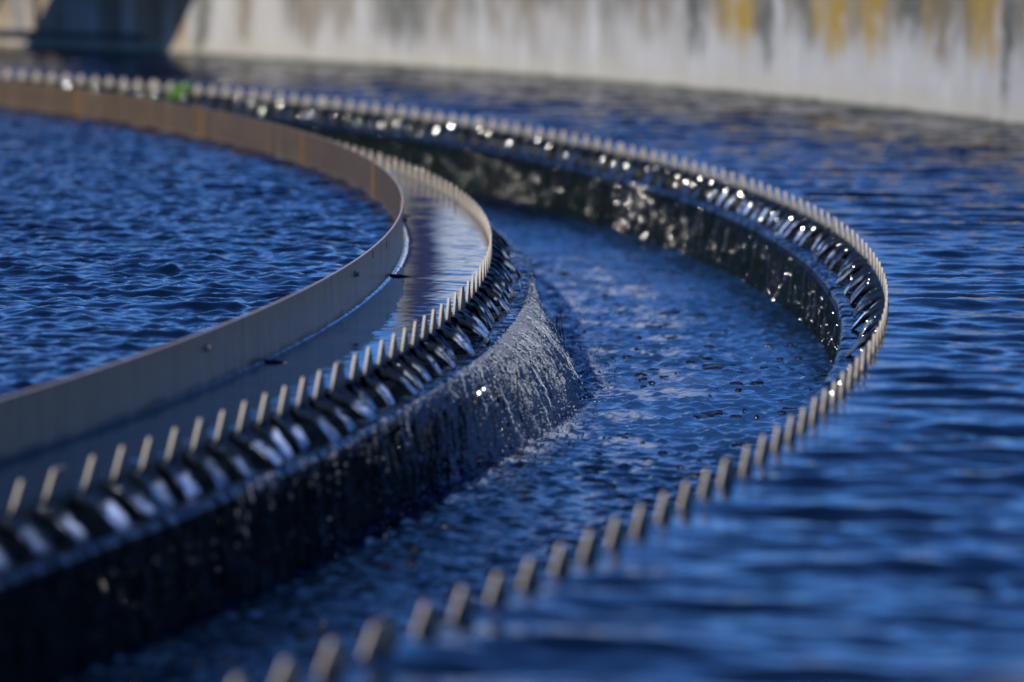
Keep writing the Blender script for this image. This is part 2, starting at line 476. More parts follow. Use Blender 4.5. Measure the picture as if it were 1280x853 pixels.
def weir(rad, d, po, label, a_lo, a_hi, zt=0.0, wt=.0105):
    t = empty('toothed_weir', (CX, CY, 0)); tag(t, label, 'weir')
    per = 12 * d * rad; p = (per - .033) / 12
    ww = wt + .033
    m_n = tooth_mesh(rad, wt, p, zt); m_w = tooth_mesh(rad, ww, p + .033, zt)
    npan = int(round(2 * PI / (12 * d)))
    notches = []
    k0 = -npan // 2
    for k in range(k0, k0 + npan):
        a0 = po + 12 * d * k - (p - wt) / 2 / rad          # left base corner of the wide tooth
        a1 = a0 + 12 * d
        last = (k == k0 + npan - 1)
        if last: a1 = po + 12 * d * k0 - (p - wt) / 2 / rad + 2 * PI
        mid = math.degrees((a0 + a1) / 2)
        vis = a_lo - 5 < mid < a_hi + 5
        b = MB()
        b.ring([(rad - .0032, -.19), (rad + .0032, -.19), (rad + .0032, APEX - .0004), (rad - .0032, APEX - .0004)],
               a0 + .0008 / rad, a1 - .0008 / rad, 12)
        cents = [(a0 + (p + .033) / 2 / rad, m_w)] + [(a0 + (p + .033 + p * (i + .5)) / rad, m_n) for i in range(11)]
        if not vis:
            for c, m in cents:       # distant panels keep their teeth inside the plate mesh
                ca, sa = math.cos(c), math.sin(c)
                b.add([(v.co.x * ca - v.co.y * sa, v.co.x * sa + v.co.y * ca, v.co.z) for v in m.vertices], [tuple(q.vertices) for q in m.polygons])
        pl = b.build('weir_plate', M['weir'], t)
        for i, (c, m) in enumerate(cents):
            if vis:
                o = bpy.data.objects.new('tooth', m); o.rotation_euler = (0, 0, c + random.gauss(0, .00010)); o.location = (0, 0, random.gauss(0, .0007)); link(o, pl)
            e = c + ((p + .033) if i == 0 else p) / 2 / rad
            if a_lo - 8 < math.degrees(e) < a_hi + 8: notches.append(e)
    return t, notches, p
w_in, n_in, p_in = weir(RI, .0098985, -.219494, 'inner ring of beige saw-toothed weir plates, next to the baffle, water pouring outward', -24, 34)
w_out, n_out, p_out = weir(RO, .0097481, -.414783, 'outer ring of beige saw-toothed weir plates, water pouring inward to the channel', -29, 46, -.008, .0155)

# ------------------------------------------------------------------ JETS through the notches
def jets(name, rad, sgn, notches, label, seed):
    g = np.random.default_rng(seed)
    V = []; Q = []; LP = []; ns, nk = 19, 10
    for a in notches:
        L = .076 * g.uniform(.72, 1.2); ww = g.uniform(.7, 1.25); skew = g.normal() * .010; dropz = g.uniform(.82, 1.06); jp = g.uniform(0, 6.3, 4)
        base = len(V); bright = g.uniform(.25, 1.25) * (1 if sgn > 0 or math.degrees(a) < 11 else .06); st0 = g.uniform(.42, .62); en0 = g.uniform(.9, 1.1); px = g.normal() * .05
        for i in range(ns):
            s = i / (ns - 1)
            off = -.009 + (L + .009) * s
            z = ZW - .0015 - .012 * s - (.056 * dropz) * max(0, s - .12) ** 2.1 * 1.35 - .006 * (1 if i == 0 else 0)
            w = ww * (.048 * (1 - s) ** 1.5 + .024 + .038 * s ** 1.3)
            dep = .024 * (1 - s) ** 1.5 + .010 + .004 * math.sin(PI * s)
            cup = .0085 * math.sin(PI * min(1, s * 1.08))
            wob = .0012 * math.sin(9 * s + a * 900)
            # cross section: two thin rims with a hollow between, keel below
            sec = [(-.5, .0), (-.46, .0012), (-.34, -cup * .75), (0, -cup * 1.2), (.34, -cup * .75), (.46, .0012), (.5, 0), (.36, -dep * .55), (0, -dep), (-.36, -dep * .55)]
            for x, dz in sec:
                aa = a + (x * w + wob + skew * s) / rad
                dz += min(1, s * 2.5) * (.0022 * math.sin(7 * x + 6 * s + jp[0]) * math.sin(11 * s + jp[1]) + .0016 * math.sin(17 * x + jp[2]) * math.sin(19 * s + jp[3]))
                V.append(pol(rad + sgn * off, aa, z + dz))
                LP.append(bright * max(0, min(1, (s - st0) / .12)) * max(0, min(1, (en0 - s) / .15)) * (1 if abs(x + px) < .36 and dz > -.0125 else 0))
        for i in range(ns - 1):
            for k in range(nk):
                q = (base + i * nk + k, base + i * nk + (k + 1) % nk, base + (i + 1) * nk + (k + 1) % nk, base + (i + 1) * nk + k)
                Q.append(q if sgn > 0 else q[::-1])
    o = quads_obj(name, np.array(V), np.array(Q), M['jet'], None, True, (CX, CY, 0))
    at = o.data.attributes.new('light_patch', 'FLOAT', 'POINT'); at.data.foreach_set('value', np.array(LP, np.float32))
    tag(o, label, None, None, 'stuff')
jets('overflow_jets', RI, 1, n_in, 'arched jets of water spilling outward through the inner weir notches', 3)
jets('overflow_jets', RO, -1, n_out, 'arched jets of water spilling inward through the outer weir notches', 5)

# ------------------------------------------------------------------ FALLING WATER
def fall_sheet():
    a = np.arange(R(-17), R(3), .0032 / 12.7); s = np.linspace(0, 1, 90)
    S, A = np.meshgrid(s, a, indexing='ij'); d = np.degrees(A); x = A * 12.7
    k = np.exp(-((d + 5.2) / 3.6) ** 2)
    throw = .014 + .125 * k * (.8 + .4 * vnoise(x * 9, 0 * x, 3))
    st = fbm(x * 30 + 2.5 * vnoise(x * 6, S * 2, 9), S * 2.0, 21, 5, .58)           # strands along the flow
    fine = fbm(x * 90, S * 16, 33, 3, .6); lace = fbm(x * 150, S * 30, 45, 3, .6)
    r = RCI + .010 + throw * S ** .85 + (st - .5) * .054 * (.06 + .94 * S ** .6) + (fine - .5) * .022 * (.25 + .75 * S ** .5) + (lace - .5) * .012
    z = ZL + .012 + .01 * np.sin(S * 3) * k - (ZL + .012 - ZC + .015) * S ** (1.0 + .75 * k) + (st - .5) * .01
    co = np.stack([r * np.cos(A), r * np.sin(A), z], -1).reshape(-1, 3)
    q = grid_quads(len(s), len(a))
    cover = np.clip(.10 + .92 * np.exp(-((d + 6.0) / 5.6) ** 4) , 0, 1)
    keep = (st * .45 + fine * .25 + lace * .3 + (.16 - .30 * S) * .6) > (.67 - .32 * cover)
    keep &= ~((d > .2 + 3.5 * (fbm(x * 14, S * 5, 7, 3) - .5) - 1.2 * S))
    kq = keep.reshape(-1)[q].all(1)
    o = quads_obj('falling_water', co, q[kq], M['fall'], None, True, (CX, CY, 0))
    tag(o, 'white broken sheet of water falling from the inner ledge into the channel', None, None, 'stuff')
fall_sheet()
def fall_threads():
    g = np.random.default_rng(77); b = MB()
    for _ in range(210):
        d = float(np.clip(g.normal(-5.2, 3.2), -12, .6)); k = math.exp(-((d + 5.2) / 3.6) ** 2); a = R(d)
        thr = .02 + .135 * k * g.uniform(.75, 1.25); s0 = g.uniform(.0, .7); s1 = min(1, s0 + g.uniform(.12, .5)); pts = []; rr = []; m = 12; q = g.uniform(.0005, .0016); sk = g.normal() * .02
        for i in range(m + 1):
            s = s0 + (s1 - s0) * i / m
            pts.append(pol(RCI + .016 + thr * s ** .85 + g.normal() * .0022, a + sk * s / 12.7 + g.normal() * .0020 / 12.7, ZL + .016 - (ZL + .016 - ZC) * s ** (1 + .75 * k)))
            rr.append(q * g.uniform(.5, 1.3) * (1 if 0 < i < m else .3))
        b.tube(pts, rr, 5)
    o = b.build('falling_water', M['fall'], None, True, (CX, CY, 0)); tag(o, 'fine white threads of water in front of the falling sheet', None, None, 'stuff')
fall_threads()
def froth():
    g = np.random.default_rng(99); n = 5200
    d = np.clip(g.normal(-6.2, 3.8, n), -15, .8); k = np.exp(-((d + 5.2) / 3.6) ** 2); s = g.random(n) ** .75
    r = RCI + .012 + (.02 + .13 * k) * s ** .85 + np.abs(g.normal(size=n)) * .016 * s; z = ZL + .014 - (ZL + .014 - ZC) * s ** (1 + .75 * k) + g.normal(size=n) * .004
    q = .0005 * (4.2 ** g.random(n)); a = np.radians(d)
    oc = np.array([(1,0,0),(0,1,0),(-1,0,0),(0,-1,0),(0,0,1.3),(0,0,-1.3)]); of = np.array([(0,1,4),(1,2,4),(2,3,4),(3,0,4),(1,0,5),(2,1,5),(3,2,5),(0,3,5)])
    V = (np.stack([r * np.cos(a), r * np.sin(a), z], -1)[:, None, :] + oc[None] * q[:, None, None]).reshape(-1, 3)
    F = (of[None] + 6 * np.arange(n)[:, None, None]).reshape(-1, 3)
    o = mesh_obj('froth', V, F, M['fall'], None, True, (CX, CY, 0)); tag(o, 'white froth and spray on the falling sheet of water', None, None, 'stuff')
froth()

def strands(name, face_r, sgn, arcs, label, seed):
    g = np.random.default_rng(seed); b = MB()
    for a0, a1, n, rad0, off0 in arcs:
        for _ in range(n):
            a = R(g.uniform(a0, a1)); z = ZL - .01 - g.uniform(0, .08); end = z - g.uniform(.02, .13)
            off = off0 * g.uniform(.4, 1.4); pts = []; rr = []
            m = max(4, int((z - end) / .012)); aw = a; kk = g.uniform(.7, 1.3)
            for i in range(m + 1):
                zz = z + (end - z) * i / m
                aw += g.normal() * .0016 / face_r * 1.3
                pts.append(pol(face_r + sgn * (off + .01 * i / m + abs(g.normal()) * .002), aw, max(zz, ZC - .01)))
                rr.append(rad0 * kk * g.uniform(.45, 1.25) * (1 if 0 < i < m else .3))
            b.tube(pts, rr, 6)
    o = b.build(name, M['drop'], None, True, (CX, CY, 0)); tag(o, label, None, None, 'stuff')
strands('falling_water', RCI, 1, [(-20, -10.5, 50, .0022, .012), (-13, -8, 70, .0026, .03), (-9, 0, 60, .0018, .07), (0, 6, 10, .002, .01)],
        'broken threads of water running down the inner wall', 11)
strands('falling_water', RCO, -1, [(13.6, 14.6, 26, .0030, .02), (10, 13.5, 24, .0022, .014), (14.5, 28, 44, .0018, .012), (2, 10, 22, .0018, .01), (-6, 2, 14, .0016, .01)],
        'broken threads of water running down the outer mossy wall', 12)

def drops(name, items, label, seed):
    g = np.random.default_rng(seed)
    bm = bmesh.new(); bmesh.ops.create_icosphere(bm, subdivisions=1, radius=1)
    bv = np.array([v.co[:] for v in bm.verts]); bf = np.array([[v.index for v in f.verts] for f in bm.faces]); bm.free()
    V = []; F = []; n0 = 0
    for (fr, sgn, a0, a1, z0, z1, o0, o1, n, s0, s1) in items:
        for _ in range(n):
            a = R(g.uniform(a0, a1)); z = g.uniform(z0, z1); r = fr + sgn * g.uniform(o0, o1); s = s0 * (s1 / s0) ** g.random()
            st = np.array([1, 1, g.uniform(.9, 2.0)])
            V.append(bv * s * st + np.array(pol(r, a, z))); F.append(bf + n0); n0 += len(bv)
    o = mesh_obj(name, np.concatenate(V), np.concatenate(F), M['drop'], None, True, (CX, CY, 0)); tag(o, label, None, None, 'stuff')
drops('water_drops', [
    (RCI, 1, -20, -9, ZC + .02, ZL - .02, .006, .04, 330, .0012, .0042),
    (RCI, 1, -11, 1, ZC, ZL - .03, .05, .17, 500, .0006, .0022),
    (RCI, 1, -11, 0, ZC - .001, ZC + .03, .08, .24, 900, .0008, .0030),
    (RCO, -1, 13, 15, ZC, ZL - .02, .008, .06, 110, .002, .006),
    (RCO, -1, 10, 28, ZC + .02, ZL - .01, .004, .03, 420, .0016, .005),
    (RCO, -1, -7, 10, ZC + .02, ZL - .01, .004, .03, 170, .001, .0034),
    (RI, 1, -8, 3, ZL + .006, ZL + .02, .06, .12, 160, .001, .003),
    (RO, -1, -5, 44, ZL + .012, ZL + .04, .05, .115, 320, .0016, .0045),
], 'scattered drops of splashing water by the channel walls', 17)

# added lens lobes, tilted between sun and camera to imitate glints on the water
def lobes(name, items, label, seed):
    g = np.random.default_rng(seed); V = []; Q = []; n0 = 0; na, nr = 12, 6
    h = (Vector((SUN_DIR.x * math.cos(SUN_EL), SUN_DIR.y * math.cos(SUN_EL), math.sin(SUN_EL))))
    for (fr, sgn, angs, jit, z0, z1, o0, o1, p, s0, s1, spread) in items:
        for a0 in angs:
            if g.random() > p: continue
            a = a0 + g.normal() * jit; of = g.uniform(o0, o1); r = fr + sgn * of; z = g.uniform(z0, z1)
            if z0 > ZL: z = ZW - .008 - .084 * max(0, (of + .009) / .079 - .12) ** 2.1 + g.uniform(.002, .007)
            P = Vector(pol(r, a, z)) + Vector((CX, CY, 0))
            n = (h + (Vector((0, 0, 1)) - P).normalized()).normalized()
            n = (n + Vector(g.normal(size=3)) * spread).normalized(); 
            u = n.cross(Vector((0, 0, 1))).normalized(); v = n.cross(u)
            s = g.uniform(s0, s1); rho = s * g.uniform(7, 12)
            if z0 > ZL: P = P + n * s * .9 + Vector((0, 0, s * .5)); el = g.uniform(1, 1.6)
            P = P - Vector((CX, CY, 0))
            for i in range(nr):
                f = [.02, .35, .65, .84, .92, 1.0][i]
                for k in range(na):
                    t = 2 * PI * k / na
                    q = P + u * (f * s * math.cos(t)) + v * (f * s * el * math.sin(t)) - n * ((f * s) ** 2 / (2 * rho) + (.4 * s if i == 5 else 0))
                    V.append(tuple(q))
            for i in range(nr - 1):
                for k in range(na):
                    Q.append((n0 + i * na + k, n0 + (i + 1) * na + k, n0 + (i + 1) * na + (k + 1) % na, n0 + i * na + (k + 1) % na))
            n0 += na * nr
    o = quads_obj(name, np.array(V), np.array(Q), M['lobe'], None, True, (CX, CY, 0)); tag(o, label, None, None, 'stuff')
lobes('glint_lobes', [
    (RO, -1, [a for a in n_out if math.degrees(a) > 4], .0010, ZL + .014, ZL + .03, .030, .066, .92, .0020, .0058, .035),
    (RO, -1, [a for a in n_out if math.degrees(a) > 9], .0024, ZL + .014, ZL + .03, .025, .068, .5, .0015, .0040, .035),
    (RO, -1, [a for a in n_out if math.degrees(a) < 4 for _ in range(2)], .0016, ZL + .014, ZL + .03, .025, .065, .6, .0012, .003, .06),
    (RCO, -1, [R(x) for x in np.linspace(9, 30, 120)], .004, ZC + .02, ZL - .01, .008, .022, 1, .0008, .0024, .045),
    (RCO, -1, [R(x) for x in np.linspace(13.2, 14.8, 46)], .002, ZC + .01, ZL + .01, .012, .05, 1, .0010, .0030, .05),
    (RCO, -1, [R(x) for x in np.linspace(10.8, 12.6, 30)], .002, ZC + .01, ZL - .06, .01, .03, 1, .0008, .0022, .05),
    (RCO, -1, [R(x) for x in np.linspace(19, 23, 40)], .002, ZC + .01, ZL - .03, .01, .03, 1, .0008, .0022, .05),
    (RCO, -1, [R(x) for x in np.linspace(-7, 9, 110)], .003, ZC + .01, ZL - .02, .006, .02, .9, .0007, .0018, .06),
    (RCI, 1, [R(x) for x in np.linspace(-11.5, -3, 70)], .003, ZC + .02, ZL, .02, .10, .9, .0005, .0011, .07),
    (RCI, 1, [R(-9.4), R(-9.1)], .0003, ZL - .03, ZL - .02, .055, .06, 1, .006, .007, .01),
], 'added lens lobes tilted to flash sun glints along the weirs', 23)

# dark floating scum flecks on the channel water
def flecks():
    g = np.random.default_rng(5); V = []; Q = []; n0 = 0
    for _ in range(330):
        d = g.uniform(-24, 12); r = RCI + .12 + (RCO - RCI - .16) * g.random() ** .8
        if vnoise(np.array(d * .9), np.array(r * 5.0), 9) < .42 and g.random() < .6: continue
        L = .011 * math.exp(g.normal() * .55); W = L * g.uniform(.5, 1.0); h = .0035 * g.uniform(.25, .8); th = g.uniform(0, PI)
        na, nr = 10, 4; x0, y0, _ = pol(r, R(d), 0)
        ph = g.uniform(0, 6, 4)
        for i in range(nr):
            f = [1.0, .86, .5, .05][i]; zz = [-.004, .35 * h, h * .85, h][i]
            for k in range(na):
                t = 2 * PI * k / na; m = 1 + .28 * math.sin(2 * t + ph[0]) + .2 * math.sin(3 * t + ph[1]) + .25 * math.sin(5 * t + ph[2])
                x = f * L * m * math.cos(t); y = f * W * m * math.sin(t)
                V.append((x0 + x * math.cos(th) - y * math.sin(th), y0 + x * math.sin(th) + y * math.cos(th), ZC + .003 + zz + .0015 * math.sin(7 * t + ph[3])))
        for i in range(nr - 1):
            for k in range(na):
                Q.append((n0 + i * na + k, n0 + i * na + (k + 1) % na, n0 + (i + 1) * na + (k + 1) % na, n0 + (i + 1) * na + k))
        n0 += na * nr
    o = quads_obj('floating_scum', np.array(V), np.array(Q), M['scum'], None, True, (CX, CY, 0))
    tag(o, 'dark flecks of scum floating on the channel water', None, None, 'stuff')
flecks()

# ------------------------------------------------------------------ SCUM BAFFLE
bf = empty('scum_baffle', (CX, CY, 0)); tag(bf, 'tall thin scum baffle ring, grey outside and brown stained inside, around the pool', 'baffle')
BZ = .071; step = R(6.81); a_ref = R(8.63)
npl = int(round(2 * PI / step))
for k in range(-npl // 2, -npl // 2 + npl):
    a0 = a_ref + step * k; a1 = a0 + step
    if k == -npl // 2 + npl - 1: a1 = a_ref + step * (-npl // 2) + 2 * PI
    n = 16; V = []; F = []; mi = []
    prof = [(RB - .002, -.30), (RB + .004, -.30), (RB + .004, BZ - .001), (RB + .003, BZ), (RB - .001, BZ), (RB - .002, BZ - .001)]
    m = len(prof); mat_of = [0, 0, 0, 0, 1, 1]
    e = .0005 / RB
    for i in range(n + 1):
        a = a0 + e + (a1 - a0 - 2 * e) * i / n
        V += [pol(r, a, z) for r, z in prof]
    for i in range(n):
        for q in range(m):
            q2 = (q + 1) % m; F.append((i * m + q, (i + 1) * m + q, (i + 1) * m + q2, i * m + q2)); mi.append(mat_of[q])
    F.append(tuple(range(m))[::-1]); F.append(tuple(n * m + q for q in range(m))); mi += [0, 0]
    o = mesh_obj('baffle_plate', V, F, [M['baffle_grey'], M['rust']], bf)
    o.data.polygons.foreach_set('material_index', mi)
    d0 = math.degrees(a0)
    if -32 < d0 < 45:
        s = MB(); s.ring([(RB - .0055, -.10), (RB - .0024, -.10), (RB - .0024, BZ - .004), (RB - .0055, BZ - .004)], a0 - .016 / RB, a0 + .016 / RB, 2)
        s.build('joint_strap', M['orange'], bf)
# bolts with washers and thin slots on the outer face
for d, z, r in [(-6.33, .040, .0075), (-13.1, .038, .0075), (-19.9, .04, .0075), (.5, .04, .0075)]:
    s = MB(); p0 = Vector(pol(RB + .0042, R(d), z)); nrm = Vector((math.cos(R(d)), math.sin(R(d)), 0))
    s.tube([p0, p0 + nrm * .002], .0085, 12); s.tube([p0 + nrm * .002, p0 + nrm * .011], .0062, 6)
    s.build('bolt', M['steel'], bf)
for d, z in [(-3.25, .046), (-4.78, .055)]:
    s = MB(); s.ring([(RB + .0042, z - .009), (RB + .0050, z - .009), (RB + .0050, z + .009), (RB + .0042, z + .009)], R(d) - .0011 / RB, R(d) + .0011 / RB, 1)
    s.build('slot', M['dark_steel'], bf)
for d in (-19.4, -11.05, -2.75, 5.54, 13.8, 22.1):
    s = MB(); p0 = Vector(pol(RB + .0042, R(d), ZW + .004)); nrm = Vector((math.cos(R(d)), math.sin(R(d)), 0))
    tg = Vector((-nrm.y, nrm.x, 0))
    s.tube([p0, p0 + nrm * .025 + Vector((0, 0, -.001)), p0 + nrm * .055 + Vector((0, 0, -.006))], [.003, .0032, .002], 8)
    s.tube([p0 + tg * .006 + Vector((0,0,-.01)), p0 + tg * .006 + Vector((0,0,.004))], .0025, 6)
    s.build('bracket', M['dark_steel'], bf)

# ------------------------------------------------------------------ TANK WALL
def tank_wall():
    t = empty('tank_wall', (CX, CY, 0)); tag(t, 'pale concrete outer tank wall with yellow and dark streaks running down', 'concrete wall')
    an = ring_angles(12, 60, .010 / RW); zs = np.linspace(-.25, WALL_TOP, 100)
    Z, A = np.meshgrid(zs, an, indexing='ij'); x = A * RW; d = np.degrees((A + PI) % (2 * PI) - PI)
    h = Z - ZW                                                  # height over the water
    def put(col, c, m): return col * (1 - m[..., None]) + np.array(c) * m[..., None]
    base = np.zeros(Z.shape + (3,)) + np.array((.45, .435, .41))
    n = fbm(x * 3, Z * 3, 201, 5, .6); base = base * (.84 + .32 * n)[..., None]
    left = sstep(26, 44, d)[..., None]; base = base * (1 - left * np.array((.02, .06, .13)))
    base = base * (1 - sstep(45.3, 47, d + 1.2 * (vnoise(x * 6, Z * 3, 55) - .5))[..., None] * np.array((.32, .50, .68)))  # painted shade: concrete deepened and warmed where the bridge shadow falls
    sv = fbm(x * 16, Z * 1.1, 205, 4, .6)                        # pale run marks
    base = put(base, (.56, .55, .535), sstep(.52, .75, sv) * .6)
    base = put(base, (.22, .21, .18), sstep(.56, .75, fbm(x * 9, Z * .8, 209, 4, .6)) * sstep(.10, .45, h + .25 * (vnoise(x * 12, 0 * x, 3) - .5)) * .85)
    base = put(base, (.27, .24, .19), sstep(.50, .68, fbm(x * 5, Z * .5, 213, 4, .65)) * sstep(.02, .25, h) * .55 * sstep(25, 36, d))
    # cream band near the water, dark algae line at it
    base = put(base, (.47, .42, .31), (1 - sstep(.05, .16, h + .05 * (vnoise(x * 8, 0 * x, 5) - .5))) * .55)
    base = put(base, (.055, .06, .03), (1 - sstep(.012, .032, h + .012 * (vnoise(x * 14, Z * 20, 15) - .5))) * .92)
    # dark dirt fringe from the coping
    fr = vnoise(x * 7, 0 * x, 221) * .6 + vnoise(x * 23, 0 * x, 223) * .4
    lo = .56 - .46 * fr ** 1.5
    base = put(base, (.13, .12, .09), sstep(lo, lo + .16, h) * .55 * (1 - sstep(36, 46, d) * .3))
    def tongue(deg, wdeg, zlow, col, op):
        nonlocal base
        zlow = zlow - .11; wdeg *= 1.3; op = min(1, op * 1.15)
        w = wdeg * (.55 + .45 * np.clip((h - zlow) / .25, 0, 1.2)) * (.8 + .4 * vnoise(x * 30, Z * 6, int(deg * 10) + 900))
        jag = zlow + .10 * (vnoise(x * 60, 0 * x, int(deg * 7) + 400) - .5)
        mott = .5 + .5 * sstep(.36, .56, fbm(x * 26, Z * 9, int(deg * 3), 4, .65)) 
        m = np.exp(-(np.abs(d - deg + .35 * (fbm(x * 8, Z * 7, int(deg * 5) + 60, 3) - .5)) / w) ** 2.5) * sstep(jag, jag + .16, h) * op * mott
        base = put(base, col, m)
    Yc, Dk, Br, Or = (.34, .205, .008), (.06, .06, .045), (.16, .115, .06), (.36, .20, .015)
    gm = sstep(.40, .56, fbm(x * 11, Z * 5, 301, 5, .65)) * sstep(.27, .50, h + .12 * (vnoise(x * 16, 0 * x, 33) - .5))
    base = put(base, (.075, .07, .04), gm * (.92 * (1 - sstep(24.2, 25.5, d)) + .5 * sstep(24.2, 25.5, d) * (1 - sstep(44, 47, d))))
    for deg, w, zl, c, op in [
        (30.37, .30, .22, Dk, .85), (29.4, .28, .30, Yc, .6), (28.9, .34, .26, Yc, .95), (28.15, .2, .18, Dk, .8), (27.2, .3, .36, Br, .5),
        (26.75, .32, .28, Dk, .7), (26.45, .2, .34, Yc, .6), (25.85, .40, .25, Yc, 1.0), (25.2, .3, .32, Br, .6), (24.65, .34, .27, Yc, .9), (24.1, .3, .34, Br, .45),
        (23.3, .30, .36, Dk, .7), (22.9, .18, .30, Yc, .45), (22.6, .28, .28, Br, .8), (22.2, .22, .22, Br, .6), (21.75, .26, .34, Dk, .6), (21.3, .34, .30, Yc, .75),
        (20.8, .2, .26, Or, .6), (20.4, .14, .12, Dk, .85), (19.9, .2, .32, Dk, .4), (19.3, .4, .3, Yc, .6), (18.4, .3, .25, Dk, .5), (17.2, .4, .3, Yc, .5),
        (31.3, .22, .30, Br, .45), (32.0, .3, .24, Br, .5), (33.2, .22, .33, Dk, .35), (34.1, .2, .28, Br, .4), (35.2, .22, .36, Dk, .4), (36.6, .35, .24, Br, .6),
        (37.5, .3, .28, Dk, .5), (39.4, .55, .16, Dk, .75), (40.1, .45, .2, Dk, .6), (41.2, .2, .3, Br, .4), (42.6, .4, .16, Br, .7), (43.1, .2, .2, Dk, .3), (44.6, .2, .1, Br, .7), (45.9, .22, .06, Dk, .7), (41.6, .3, .2, Br, .5), (38.4, .35, .2, Br, .55), (35.8, .4, .22, Br, .5),
        (46.0, .16, .10, Dk, .6), (47.3, .22, .10, Dk, .5), (48.7, .3, .06, Dk, .5), (50.2, .2, .1, Br, .4), (51.5, .25, .12, Dk, .5)]:
        tongue(deg, w, zl, c, op)
    rr = RW + (fbm(x * 5, Z * 5, 231, 4) - .5) * .008
    co = np.stack([rr * np.cos(A), rr * np.sin(A), Z], -1).reshape(-1, 3)
    q = grid_quads(len(zs), len(an), True)[:, ::-1]
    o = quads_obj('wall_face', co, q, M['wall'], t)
    ca = o.data.color_attributes.new('stain_and_shade', 'FLOAT_COLOR', 'POINT')
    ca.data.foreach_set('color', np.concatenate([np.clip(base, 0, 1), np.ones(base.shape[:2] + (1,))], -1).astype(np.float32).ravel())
    b = MB(); b.ring([(RW + .012, -.6), (RW + .30, -.6), (RW + .30, WALL_TOP - .004), (RW + .012, WALL_TOP - .004)], 0, 2 * PI, 300)
    b.build('wall_body', M['concrete'], t)
    b = MB(); b.ring([(RW - .006, WALL_TOP - .002), (RW + .306, WALL_TOP - .002), (RW + .306, WALL_TOP + .02), (RW - .006, WALL_TOP + .02)], 0, 2 * PI, 300)
    b.build('coping', M['concrete'], t)
tank_wall()
# pipe along the foot of the wall
b = MB(); b.tube([pol(RW - .06, R(x), .055) for x in np.linspace(47.5, 58, 24)], .017, 10)
pp = empty('pipe', (CX, CY, 0)); tag(pp, 'dark horizontal pipe along the foot of the tank wall under the walkway', 'pipe')
b.build('pipe_run', M['dark_steel'], pp)
for dg in (48.3, 51, 54, 57):
    b = MB(); b.tube([pol(RW - .06, R(dg), .055), pol(RW + .005, R(dg), .055)], .009, 6); b.build('pipe_clip', M['dark_steel'], pp)

# ------------------------------------------------------------------ GROUND
rs = np.array([RW + .29, 18, 22, 30, 45, 80, 160, 400, 1200])
an = np.linspace(0, 2 * PI, 121)[:-1]
o = polar_sheet('ground', rs, an, lambda r, a, x, y: 0.12 + 0 * r, M['ground']); tag(o, kind='structure')

# ------------------------------------------------------------------ WALKWAY BRIDGE (crosses above the top left corner, casts the slanted shadow)
br = empty('scraper_bridge', (CX, CY, 0), R(46.9)); tag(br, 'radial steel walkway bridge over the tank, throwing slanted shadow on wall', 'bridge')
D0 = .72; HW = .54
b = MB(); b.box(0, RW + .5, -HW, HW, D0, D0 + .16); b.build('deck', M['galv'], br)
for s in (-1, 1):
    b = MB()
    for z in (.6, 1.1): b.tube([(0, s * (HW - .04), D0 + .16 + z), (RW + .4, s * (HW - .04), D0 + .16 + z)], .021, 8)
    for x in np.arange(.2, RW + .4, 1.25): b.tube([(x, s * (HW - .04), D0 + .16), (x, s * (HW - .04), D0 + .16 + 1.1)], .021, 8)
    b.build('handrail', M['galv'], br)
for s in (-1, 1):
    b = MB(); b.tube([(RW + .15, s * .35 - .05, .62 + .11), (RW + .15, s * .35 + .05, .62 + .11)], .11, 18); b.build('wheel', M['dark_steel'], br)
b = MB(); b.tube([(0, 0, -.5), (0, 0, D0 - .002)], .45, 24); b.build('centre_column', M['concrete'], br)

# ------------------------------------------------------------------ WEED on outer weir
wd = empty('weed', (CX + RO * math.cos(R(35.44)), CY + RO * math.sin(R(35.44)), -.06)); tag(wd, 'small bright green weed tuft growing on the far outer weir teeth', 'weed')
def weed():
    g = np.random.default_rng(4); b = MB(); st = MB()
    for i in range(170):
        th = g.uniform(0, 2 * PI); rad = .055 * math.sqrt(g.random()); z = -.015 + .075 * g.random() * (1 - (rad / .06) ** 2 * .6)
        p = Vector((rad * math.cos(th) - .02, rad * math.sin(th) - .02, z)); L = g.uniform(.010, .022)
        d = Vector((math.cos(th + g.normal() * .6), math.sin(th + g.normal() * .6), g.uniform(.0, .9))).normalized(); w = d.cross(Vector((0, 0, 1))).normalized() * L * .42
        up = w.cross(d).normalized() * L * .12
        b.add([p, p + d * L * .5 + w - up, p + d * L, p + d * L * .5 - w - up, p + d * L * .5 + up], [(0, 1, 4), (1, 2, 4), (2, 3, 4), (3, 0, 4)])
        if i % 4 == 0: st.tube([Vector((-.02, -.02, -.03)), Vector((-.02, -.02, -.03)).lerp(p, .55) + Vector((0, 0, .01)), p], .0014, 5)
    b.build('leaves', M['weed'], wd); st.build('stems', M['weed'], wd)
weed()

